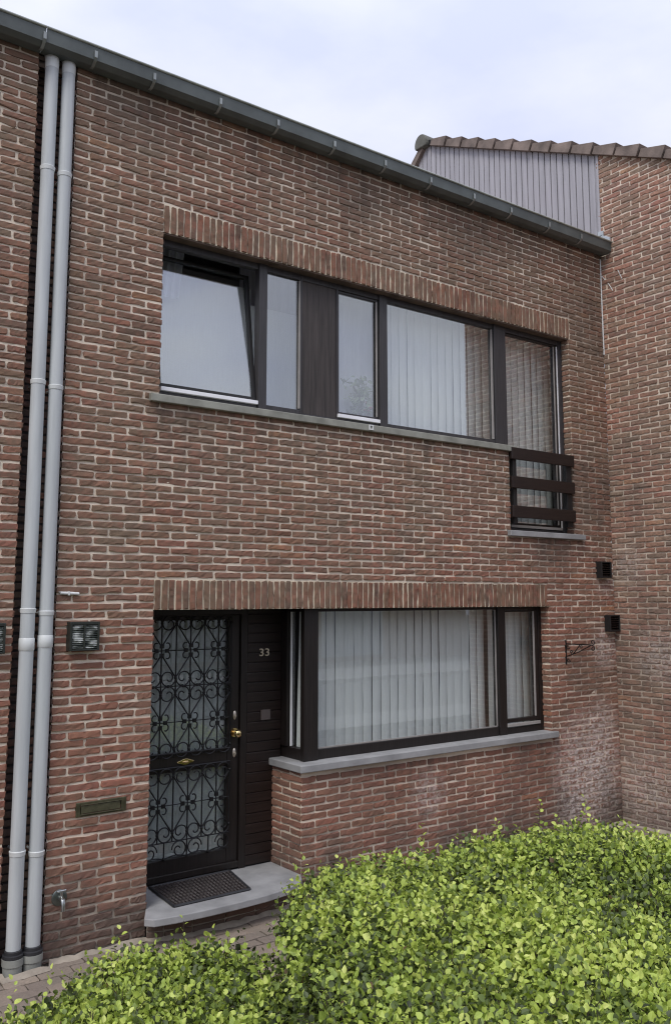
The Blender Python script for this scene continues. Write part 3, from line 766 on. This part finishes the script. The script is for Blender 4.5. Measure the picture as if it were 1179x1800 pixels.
# cables
b = MB(); b.tube([(2.075,-.012,2.293),(2.12,-.014,2.291),(2.165,-.014,2.29),(2.20,-.012,2.288)], [.010,.011,.0105,.010], 10); b.tube([(2.056,.06,2.335),(2.060,.0,2.318),(2.070,-.012,2.296)], .003, 6); b.box(2.125,2.135,-.028,.0,2.278,2.304)
tag(b.build('cable_end', M['white'], None, smooth=True), 'short white plastic cable end on the brick beside the downpipes', 'cable')
b = MB(); b.tube([(XR-.016,-.012,5.93),(XR-.018,-.012,5.5),(XR-.016,-.012,5.05),(XR-.014,-.012,4.86)], .007, 8); b.tube([(XR-.012,-.02,5.74),(XR-.006,-.10,5.63),(XR-.006,-.15,5.54)], .004, 6); b.tube([(XR-.008,-.22,5.76),(XR-.008,-.27,5.64)], .004, 6)
tag(b.build('corner_cable', M['white'], None), 'thin white cable running down the inner corner below the gutter', 'cable')

# ------------------------------------------------------------------ doormat
t = thing('doormat', (3.24, .15, .2), 'dark rubber lattice doormat lying on the stone step', 'doormat')
P4 = [np.array(q) for q in ((2.945,.372),(3.60,.375),(3.50,-.088),(2.905,-.095))]
def mp(u, v): return (P4[0]*(1-u)+P4[1]*u)*(1-v) + (P4[3]*(1-u)+P4[2]*u)*v
b = MB()
for a, e in (((0,0),(1,0)),((1,0),(1,1)),((1,1),(0,1)),((0,1),(0,0))):
    p, q = mp(*a), mp(*e); b.tube([(*p,.208),(*q,.208)], .010, 6)
b.build('mat_border', M['rubber'], t)
b = MB(); q = [tuple(mp(u, v)) for u, v in ((.01,.01),(.99,.01),(.99,.99),(.01,.99))]
b.add([(x,y,.2035) for x, y in q], [(0,3,2,1)])
nx, ny = 22, 17
for i in range(nx):
    b.tube([(*mp((i+.5)/nx + (.012 if j % 2 else -.012), j/ny), .2085) for j in range(ny+1)], .0042, 5)
for j in range(1, ny):
    b.tube([(*mp(i/nx/2*1.0, j/ny + (.012 if i % 2 else -.012)), .2085) for i in range(2*nx+1)], .004, 5)
b.build('mat_lattice', plain('worn_brown_rubber', (.036,.028,.027), .55, var=.3, scale=30), t)

# ------------------------------------------------------------------ blinds, curtains, plant
def vblind(name, x0, x1, y, z0, z1, label, pitch=.127, ang=18, seed=1):
    rr = random.Random(seed); t = thing(name, ((x0+x1)/2, y, z0), label, 'blind', 'white vertical slat blinds'); x = x0 + pitch/2
    k = 0
    b = MB()
    while x < x1:
        a0 = R_(ang + rr.uniform(-5, 4)); tw = R_(rr.uniform(-6, 5)); w_ = pitch*.53
        nz = 8; nn = 5; vs = []
        for j in range(nz+1):
            zz = z0 + (z1-z0)*j/nz; a = a0 + tw*(j/nz)**2; sway = rr.uniform(-.002,.002)
            for i in range(nn):
                s_ = -1 + 2*i/(nn-1); c_ = .012*(1-s_*s_)
                vs.append((x + w_*s_*cos(a) + c_*sin(a) + sway, y - w_*s_*sin(a)*1.0 - c_*cos(a), zz))
        fs = [(j*nn+i, j*nn+i+1, (j+1)*nn+i+1, (j+1)*nn+i) for j in range(nz) for i in range(nn-1)]
        b.add(vs, fs); x += pitch*rr.uniform(.97, 1.03); k += 1
    b.build('slats', M['slat'], t, smooth=True)
    b = MB(); b.box(x0, x1, y-.02, y+.02, z1+.004, z1+.04); b.build('head_rail', M['white'], t)
vblind('vertical_blind', 4.25, 6.30, .30, 1.03, 2.30, 'white vertical blind across the wide ground floor pane', .098, -4.5, 3)
vblind('vertical_blind', 6.36, 6.95, .30, 1.03, 2.30, 'white vertical blind in the narrow ground floor side pane', .098, -4.5, 4)
vblind('vertical_blind', 4.99, 6.42, .30, 3.70, 5.05, 'white vertical blind across the wide upper pane', .098, -4.5, 5)
vblind('vertical_blind', 6.50, 7.36, .30, 2.90, 5.05, 'white vertical blind behind the tall upper window with the railing', .098, -4.5, 6)
# corner pane drape
b = MB(); vs = []; n = 15
for z, ya, yb in ((1.05,.17,.30),(1.5,.17,.285),(1.9,.17,.262),(2.3,.17,.25)):
    for i in range(n): vs.append((4.150 + .008*sin(i*1.5), ya + (yb-ya)*i/(n-1), z))
b.add(vs, [(j*n+i, j*n+i+1, (j+1)*n+i+1, (j+1)*n+i) for j in range(3) for i in range(n-1)])
tag(b.build('curtain', M['slat'], None, smooth=True), 'narrow white drape behind the side pane beside the front door', 'curtain')
# door screen
b = MB(); vs = []; n = 41
for z in (.25, 2.2):
    for i in range(n): vs.append((2.75 + .98*i/(n-1), .485 + .010*sin(i*1.1), z))
b.add(vs, [(i, i+1, n+i+1, n+i) for i in range(n-1)])
tag(b.build('curtain', M['frost'], None, smooth=True), 'grey net curtain behind the iron grille of the front door', 'curtain')
# upper left: white screen, lilac sheet for the reflected tone
b = MB(); b.box(2.70, 3.80, .50, .504, 3.6, 4.86); b.box(3.80, 4.40, .50, .504, 3.6, 4.722)
tag(b.build('window_screen', M['screen'], None), 'plain white privacy screen filling the lower part of the upper left panes', 'screen')
def drape(x0, x1, y, z0, z1, mat, label, amp=.02, nwave=9, tilt=0.):
    b = MB(); vs = []; n = 60
    for j, z in enumerate((z0, z1)):
        for i in range(n): vs.append((x0+(x1-x0)*i/(n-1) + tilt*j, y + amp*sin(i/(n-1)*2*pi*nwave), z))
    b.add(vs, [(i, i+1, n+i+1, n+i) for i in range(n-1)])
    return tag(b.build('curtain', mat, None, smooth=True), label, 'curtain')
drape(3.76, 4.42, .62, 3.5, 5.2, M['net'], 'lilac grey sheet added for the reflected tone above the white screen in the narrow upper pane', .012, 5)  # sheet added to imitate the reflection above the screen
drape(4.40, 5.05, .36, 3.6, 5.2, M['net_w'], 'pale lilac net curtain behind the houseplant pane', .014, 4)
drape(2.90, 3.08, .40, 4.60, 5.1, M['net_w'], 'gathered pale curtain at the left edge of the tilted upper window', .02, 3, .05)

# ------------------------------------------------------------------ foliage
def leaf_batch(P, D, Nn, L, Wd, fold=.25, curl=.25):
    """vectorised ovate leaves -> verts (n*11,3), faces"""
    n = len(P); D = D/np.linalg.norm(D, axis=1)[:, None]
    Nn = Nn - D*np.sum(Nn*D, 1)[:, None]; Nn /= np.linalg.norm(Nn, axis=1)[:, None]+1e-9
    S = np.cross(D, Nn)
    rows = [(.0,.0),(.22,.78),(.5,1.0),(.78,.62)]
    V = []
    ck = curl*RNG.uniform(.2, 1.6, n)
    def pt(t, s):
        out = P + D*(L*t)[:, None] + S*(Wd*.5*s)[:, None] + Nn*((np.abs(s)*fold*Wd*.5) - ck*L*t*t*.6)[:, None]
        return out
    V.append(pt(np.zeros(n), np.zeros(n)))
    for t, wv in rows[1:]:
        for s in (-1, 0, 1): V.append(pt(np.full(n, t), np.full(n, s*wv)))
    V.append(pt(np.ones(n), np.zeros(n)))
    V = np.stack(V, 1)
    f = [(0,1,2,2),(0,2,3,3)]
    F4 = [(1,4,5,2),(2,5,6,3),(4,7,8,5),(5,8,9,6)]; F3 = [(0,2,1),(0,3,2),(7,10,8),(8,10,9)]
    base = (np.arange(n)*11)[:, None, None]
    faces = (np.array(F4)[None, :, ::-1] + base).reshape(-1, 4).tolist() + (np.array(F3)[None] + base).reshape(-1, 3).tolist()
    return V.reshape(-1, 3), faces
def leaf_mat(name, stops, trans=.24, gloss=.5):
    k = NT(name); g = k.pos()
    at = k.n('ShaderNodeAttribute', attribute_name='leaf_tone')
    f = k.math('ADD', k.math('MULTIPLY', at.outputs['Fac'], .82), k.math('MULTIPLY', g.outputs['Random Per Island'], .18))
    c = k.ramp(f, stops)
    k.l(c, k.b.inputs['Base Color']); k.b.inputs['Roughness'].default_value = gloss; k.b.inputs['Specular IOR Level'].default_value = .5
    tr = k.n('ShaderNodeBsdfTranslucent'); mx = k.n('ShaderNodeMixShader'); mx.inputs[0].default_value = trans
    k.l(c, tr.inputs[0]); k.l(k.b.outputs[0], mx.inputs[1]); k.l(tr.outputs[0], mx.inputs[2]); k.l(mx.outputs[0], k.out.inputs[0]); return k.m
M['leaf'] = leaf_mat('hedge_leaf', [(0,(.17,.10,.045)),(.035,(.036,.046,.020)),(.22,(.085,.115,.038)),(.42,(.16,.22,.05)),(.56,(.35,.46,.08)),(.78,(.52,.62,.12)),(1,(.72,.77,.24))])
M['twig'] = plain('hedge_twig', (.05,.038,.025), .9)
def inpoly(x, y, poly):
    ins = np.zeros(len(x), bool); n = len(poly)
    for i in range(n):
        (x0,y0),(x1,y1) = poly[i], poly[(i+1) % n]
        c = ((y0 > y) != (y1 > y)) & (x < (x1-x0)*(y-y0)/(y1-y0+1e-12)+x0); ins ^= c
    return ins
def edge_dist(x, y, poly):
    best = np.full(len(x), 9.); nxo = np.zeros(len(x)); nyo = np.zeros(len(x)); n = len(poly)
    for i in range(n):
        (x0,y0),(x1,y1) = poly[i], poly[(i+1) % n]; dx, dy = x1-x0, y1-y0
        t = np.clip(((x-x0)*dx+(y-y0)*dy)/(dx*dx+dy*dy), 0, 1); px, py = x0+t*dx, y0+t*dy
        d = np.hypot(x-px, y-py); m = d < best; best = np.where(m, d, best); nxo = np.where(m, px-x, nxo); nyo = np.where(m, py-y, nyo)
    l = np.hypot(nxo, nyo)+1e-9; return best, nxo/l, nyo/l
WV = [(RNG.uniform(1.5,9), RNG.uniform(0,6.28), RNG.uniform(0,6.28)) for _ in range(14)]
def bumps(x, y):
    s = np.zeros(len(x))
    for k, a, p in WV: s += np.sin(k*(x*cos(a)+y*sin(a))+p)/(1+.35*k)
    return s*.28
def hedge(name, poly, h0, nsh, label, sprouts, loc, holes=()):
    t = thing(name, loc, label, 'hedge')
    xs, ys = zip(*poly); X = []; Y = []
    while sum(map(len, X)) < nsh:
        x = RNG.uniform(min(xs), max(xs), 4000); y = RNG.uniform(min(ys), max(ys), 4000); m = inpoly(x, y, poly); X.append(x[m]); Y.append(y[m])
    X = np.concatenate(X)[:nsh]; Y = np.concatenate(Y)[:nsh]
    # extra shoots near the sides
    d, ox, oy = edge_dist(X, Y, poly)
    top = h0 + .10*bumps(X, Y) + .05*np.clip((X-3.6)/1.2, 0, 1) - .16*np.exp(-d/.10)
    side = (d < .20) & (RNG.random(nsh) < .62)
    depth = np.abs(RNG.normal(0, .06, nsh)) + (RNG.random(nsh) < .15)*RNG.uniform(.03,.22, nsh)
    Z = np.where(side, RNG.uniform(.02, 1, nsh)*(top-.02), top - depth - .05)
    dirs = np.stack([RNG.normal(0,.5,nsh), RNG.normal(0,.5,nsh), np.ones(nsh)], 1)
    dirs[side] = np.stack([ox*1.0, oy*1.0, np.full(nsh, .55)], 1)[side] + RNG.normal(0,.35,(nsh,3))[side]
    slen = RNG.uniform(.07,.17,nsh)
    leaf_tone = np.clip(np.where(RNG.random(nsh) < .30, .17, .66) + .26*bumps(X*2.3+5, Y*2.3) + RNG.normal(0,.13,nsh) - side*.16, .02, 1)  # new and old leaves mixed at random; side shoots shifted darker
    for (sx, sy, sz, sl) in sprouts:
        X = np.append(X, sx); Y = np.append(Y, sy); Z = np.append(Z, sz); slen = np.append(slen, sl); leaf_tone = np.append(leaf_tone, .8); dirs = np.vstack([dirs, [RNG.normal(0,.12), RNG.normal(0,.12), 1]])
    B = np.stack([X, Y, Z], 1); dirs /= np.linalg.norm(dirs, axis=1)[:, None]
    nl = 8; LP = []; LD = []; LN = []; LL = []; LW = []; LA = []
    ref = np.where(np.abs(dirs[:, 2:3]) < .9, [[0,0,1.]], [[1.,0,0]]); u = np.cross(dirs, ref); u /= np.linalg.norm(u, axis=1)[:, None]; v = np.cross(dirs, u)
    ph0 = RNG.uniform(0, 6.28, len(B))
    for k in range(nl):
        tt = (k+.6)/nl; ph = ph0 + k*2.4 + RNG.normal(0,.3,len(B))
        out = u*np.cos(ph)[:, None] + v*np.sin(ph)[:, None]
        Dv = out*(1.0-.35*tt) + dirs*(.35+.5*tt) + RNG.normal(0,.22,out.shape)
        Nv = dirs*1.0 - out*.35 + RNG.normal(0,.46,out.shape)
        LP.append(B + dirs*(slen*tt)[:, None] + out*.006); LD.append(Dv); LN.append(Nv)
        L = RNG.uniform(.023,.044,len(B))*(1.10-.38*tt); LL.append(L); LW.append(L*RNG.uniform(.66,.92,len(B)))
        LA.append(np.clip(leaf_tone + .22*(tt-.5) + RNG.normal(0,.10,len(B)), 0, 1))
    LP, LD, LN = (np.concatenate(a) for a in (LP, LD, LN)); LL, LW, LA = (np.concatenate(a) for a in (LL, LW, LA))
    V, F = leaf_batch(LP, LD, LN, LL, LW)
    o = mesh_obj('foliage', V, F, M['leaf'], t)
    at = o.data.attributes.new('leaf_tone', 'FLOAT', 'POINT'); at.data.foreach_set('value', np.repeat(LA, 11).astype(np.float32))
    b = MB()
    for i in range(0, len(B), 6):
        p = B[i]; q = p - np.array([0,0,1.])*min(p[2], .35) + RNG.normal(0,.04,3)*np.array([1,1,0]); e = p + dirs[i]*slen[i]*.9
        b.tube([(q[0],q[1],max(q[2],0)), tuple(p), tuple(e)], [.005,.0035,.0015], 4, caps=False)
    b.build('twigs', M['twig'], t)
    return t
MAIN = [(2.66,-1.80),(2.95,-1.66),(3.5,-1.76),(4.2,-1.72),(4.98,-1.74),(5.14,-2.05),(5.12,-2.6),(4.9,-4.15),(1.65,-4.15),(1.98,-3.1),(2.32,-2.4)]
LEFT = [(.6,-1.85),(1.3,-1.68),(1.5,-1.60),(1.8,-1.38),(1.97,-1.34),(2.15,-1.50),(2.48,-1.76),(2.36,-2.4),(1.98,-3.1),(1.62,-4.0),(.4,-4.0)]
hedge('hedge', MAIN, .80, 12500, 'large bright green leafy hedge in front of the ground floor window',
      [(3.62,-1.76,.72,.26),(3.65,-1.73,.70,.2),(3.0,-1.78,.70,.18),(4.72,-1.86,.72,.17),(2.95,-1.85,.70,.2),(3.9,-1.9,.74,.16),(2.5,-2.3,.66,.2),(2.72,-1.80,.70,.2),(2.80,-1.74,.74,.18),(5.0,-1.85,.80,.15),(4.6,-1.8,.80,.17),(4.2,-1.85,.78,.14)], (3.3,-2.9,0))
hedge('hedge', LEFT, .575, 8200, 'lower part of the hedge at bottom left, in front of the step and downpipes',
      [(1.95,-1.40,.44,.19),(1.90,-1.42,.45,.15),(2.2,-1.58,.46,.22),(2.3,-1.66,.46,.18),(1.5,-1.64,.45,.17),(1.33,-1.72,.45,.2)], (1.5,-2.6,0))
# houseplant behind the upper pane
t = thing('houseplant', (4.80,.27,3.72), 'bushy houseplant with a few red flowers standing behind an upper pane', 'plant')
n = 150; cen = np.stack([RNG.normal(4.80,.075,n), RNG.normal(.27,.025,n), RNG.uniform(3.84,4.20,n)], 1)
V, F = leaf_batch(cen, RNG.normal(0,1,(n,3))+[0,-.3,.3], RNG.normal(0,1,(n,3))+[0,-.6,.6], RNG.uniform(.04,.075,n), RNG.uniform(.02,.035,n))
mesh_obj('leaves', V, F, plain('houseplant_green', (.22,.28,.17), .5), t)
b = MB()
for i in range(7): b.tube([(4.80,.27,3.80),(4.80+random.uniform(-.03,.03),.27,3.95),(4.80+random.uniform(-.09,.09),.27+random.uniform(-.02,.02),4.12)], .003, 5)
b.build('stems', M['twig'], t)
b = MB()
for i in range(9): b.sphere((4.86+random.uniform(-.03,.05),.25+random.uniform(-.02,.02),3.86+random.uniform(0,.12)), .013, 6, 5)
b.build('flowers', plain('red_petals', (.40,.05,.06), .6), t)
b = MB(); b.tube([(4.80,.27,3.70),(4.80,.27,3.82),(4.80,.27,3.825)], [.05,.068,.06], 18); b.build('pot', plain('plant_pot', (.25,.20,.18), .7), t)

# ------------------------------------------------------------------ ground
b = MB(); b.add([(-80,-80,-.03),(90,-80,-.03),(90,80,-.03),(-80,80,-.03)], [(0,1,2,3)])
tag(b.build('ground', plain('garden_soil', (.09,.075,.055), .95, var=.35, scale=8, bump=.4)), kind='structure')
pv = NT('paver'); g = pv.pos()
c = pv.ramp(g.outputs['Random Per Island'], [(0,(.26,.20,.16)),(.35,(.32,.255,.205)),(.7,(.23,.185,.155)),(1,(.36,.29,.23))]); c = pv.cmix(pv.rng(pv.noise(4,5),.4,.7,0,.5), c, (.17,.16,.12)); c = pv.cmix(pv.rng(pv.noise(60,4),.35,.7,0,.4), c, (.14,.115,.095))
pv.l(c, pv.b.inputs['Base Color']); pv.b.inputs['Roughness'].default_value = .85; pv.bump(pv.noise(150,4), .4, .003)
w = Wall()
CH_, CH = CH, .105
rc = lay(lambda a, b_: [(-1.5, 7.935)], -1.75, -.03, 0, .3, bl=.21, jt=.007)
CH = CH_
for q in rc: pass
w.bricks(rc, (0,0,-.006), X3, Y3, Z3); w.mortar([(-1.5, 7.94, -1.75, 0)], (0,0,-.006), X3, Y3, Z3, -.003)
rc2 = [r for r in ([(4.95 + .215*i, 4.95 + .215*i + .207, -1.76 - .105*(j+1), -1.76 - .105*j - .007) for i in range(14) for j in range(22)])]
w.bricks(rc2, (0,0,-.006), X3, Y3, Z3); w.mortar([(4.9, 7.94, -4.2, -1.75)], (0,0,-.006), X3, Y3, Z3, -.003)
tag(w.build('pavement', [pv.m, plain('paver_joint', (.07,.062,.048), .95, var=.4, scale=12)], None), kind='structure')
# mortar fillet where paving meets the wall
def fillet(path, wd=.030, name='mortar_fillet'):
    b = MB(); pts = []
    for (x0,y0),(x1,y1) in zip(path, path[1:]):
        n = max(2, int(math.hypot(x1-x0, y1-y0)/.05))
        for i in range(n): pts.append((x0+(x1-x0)*i/n, y0+(y1-y0)*i/n))
    pts.append(path[-1]); vs = []
    for i, (x, y) in enumerate(pts):
        a = pts[max(0,i-1)]; e = pts[min(len(pts)-1,i+1)]; tx, ty = e[0]-a[0], e[1]-a[1]; l = math.hypot(tx,ty)+1e-9; nx_, ny_ = ty/l, -tx/l
        q = wd*(1+.35*sin(i*.9)+random.uniform(-.25,.25))
        vs += [(x-nx_*.004,y-ny_*.004,+.024+random.uniform(-.008,.010)),(x+nx_*q*.45,y+ny_*q*.45,.014),(x+nx_*q,y+ny_*q,.002)]
    fs = []
    for i in range(len(pts)-1):
        for j in range(2): a = i*3+j; fs.append((a, a+1, a+4, a+3))
    b.add(vs, [f[::-1] for f in fs]); return b
FM = plain('pale_mortar', (.33,.285,.23), .9, var=.25, scale=10, bump=.4)
fb = fillet([(-.6,-.008),(1.79,-.012),(1.80,-.10),(2.07,-.095),(2.10,-.012),(2.74,-.012),(2.87,-.075),(3.06,-.105),(3.30,-.110),(3.56,-.10),(3.76,-.075),(3.94,-.014),(7.93,-.012),(7.93,-1.86)])
tag(fb.build('path_edging', FM, None, smooth=True), kind='structure')
b = MB(); b.add([(-60,-13.5,-.022),(70,-13.5,-.022),(70,-7.5,-.022),(-60,-7.5,-.022)], [(0,1,2,3)])
tag(b.build('road', plain('asphalt', (.055,.055,.056), .9, var=.2, scale=20, bump=.4)), kind='structure')
b = MB(); b.box(-60, 70, -16.5, -13.5, -.03, .09); b.box(-60, 70, -7.5, -6.2, -.03, .09)
tag(b.build('sidewalk', plain('concrete_slabs', (.22,.215,.205), .9, var=.15, scale=3)), kind='structure')

# ------------------------------------------------------------------ house over the road (seen mirrored in the panes)
op = thing('terraced_house', (8, -21, 0), 'brick house across the street, seen only mirrored in the window panes', 'house')
b = MB(); b.box(-14, 26, -29, -20, -.03, 5.4); b.build('wall', plain('far_brick', (.22,.14,.105), .9, var=.2, scale=6), op)
b = MB(); b.prism([(-30,5.3),(-19.6,5.3),(-19.6,5.42),(-24.8,8.0),(-30,5.42)], -14.3, 26.3, 0); b.build('roof', M['tile'], op)
wm = plain('far_window', (.33,.34,.35), .3, var=.1)
for x in (-11,-5,1,7,13,19):
    b = MB(); b.box(x, x+2.2, -19.99, -19.95, 3.1, 4.5); b.box(x-.2, x+2.6, -19.99, -19.95, .15, 2.1); b.build('window', wm, op)

# ------------------------------------------------------------------ camera
cam = bpy.data.cameras.new('camera'); co = bpy.data.objects.new('camera', cam); COL.objects.link(co)
co.location = (0, -5.8, 2.2649); co.rotation_euler = (R_(90) + .13, 0, -.6407)
cam.sensor_fit = 'VERTICAL'; cam.sensor_height = 36; cam.sensor_width = 36*1179/1800; cam.lens = 36*1569.45/1800; cam.shift_y = -.0307
cam.clip_end = 500; cam.clip_start = .05
sc.camera = co

# ------------------------------------------------------------------ light
wd = bpy.data.worlds.new('World'); sc.world = wd; wd.use_nodes = True; t = wd.node_tree; N_ = t.nodes
bg = N_['Background']
SUN_EL, SUN_AZ = 52, -122       # azimuth measured from +Y clockwise
sky = N_.new('ShaderNodeTexSky'); sky.sky_type = 'NISHITA'; sky.sun_disc = False; sky.sun_elevation = R_(SUN_EL); sky.sun_rotation = R_(SUN_AZ)
tc = N_.new('ShaderNodeTexCoord'); sep = N_.new('ShaderNodeSeparateXYZ'); t.links.new(tc.outputs['Generated'], sep.inputs[0])
mpn = N_.new('ShaderNodeMapping'); mpn.inputs['Scale'].default_value = (1,1,2.2); t.links.new(tc.outputs['Generated'], mpn.inputs['Vector'])
nz = N_.new('ShaderNodeTexNoise'); nz.inputs['Scale'].default_value = 2.6; nz.inputs['Detail'].default_value = 6; nz.inputs['Roughness'].default_value = .5; t.links.new(mpn.outputs[0], nz.inputs['Vector'])
cr = N_.new('ShaderNodeValToRGB'); cr.color_ramp.elements[0].position = .40; cr.color_ramp.elements[0].color = (5.0,5.35,7.1,1); cr.color_ramp.elements[1].position = .62; cr.color_ramp.elements[1].color = (6.5,6.65,7.25,1)
t.links.new(nz.outputs['Fac'], cr.inputs['Fac'])
gr = N_.new('ShaderNodeMapRange'); gr.inputs['From Min'].default_value = 0; gr.inputs['From Max'].default_value = 1; gr.inputs['To Min'].default_value = .78; gr.inputs['To Max'].default_value = 1.9; t.links.new(sep.outputs['Z'], gr.inputs['Value'])
mu = N_.new('ShaderNodeMixRGB'); mu.blend_type = 'MULTIPLY'; mu.inputs[0].default_value = 1; t.links.new(cr.outputs[0], mu.inputs[1]); t.links.new(gr.outputs[0], mu.inputs[2])
mx = N_.new('ShaderNodeMixRGB'); mx.inputs[0].default_value = .9; t.links.new(sky.outputs[0], mx.inputs[1]); t.links.new(mu.outputs[0], mx.inputs[2])
t.links.new(mx.outputs[0], bg.inputs['Color']); bg.inputs['Strength'].default_value = .1
sl = bpy.data.lights.new('sun', 'SUN'); sl.energy = 1.5; sl.angle = R_(22); sl.color = (1,.96,.9)
so = bpy.data.objects.new('sun', sl); COL.objects.link(so)
az = R_(SUN_AZ); el = R_(SUN_EL)
from mathutils import Vector
dv = Vector((sin(az)*cos(el), cos(az)*cos(el), sin(el)))
so.rotation_euler = dv.to_track_quat('Z', 'Y').to_euler(); so.location = (-6,-8,14)
vs = sc.view_settings; vs.view_transform = 'Standard'; vs.look = 'None'; vs.exposure = .22; vs.gamma = 1; vs.use_curve_mapping = False
sc.cycles.pixel_filter_type = 'BLACKMAN_HARRIS'; sc.cycles.filter_width = 1.15; sc.cycles.max_bounces = 8; sc.cycles.transparent_max_bounces = 12
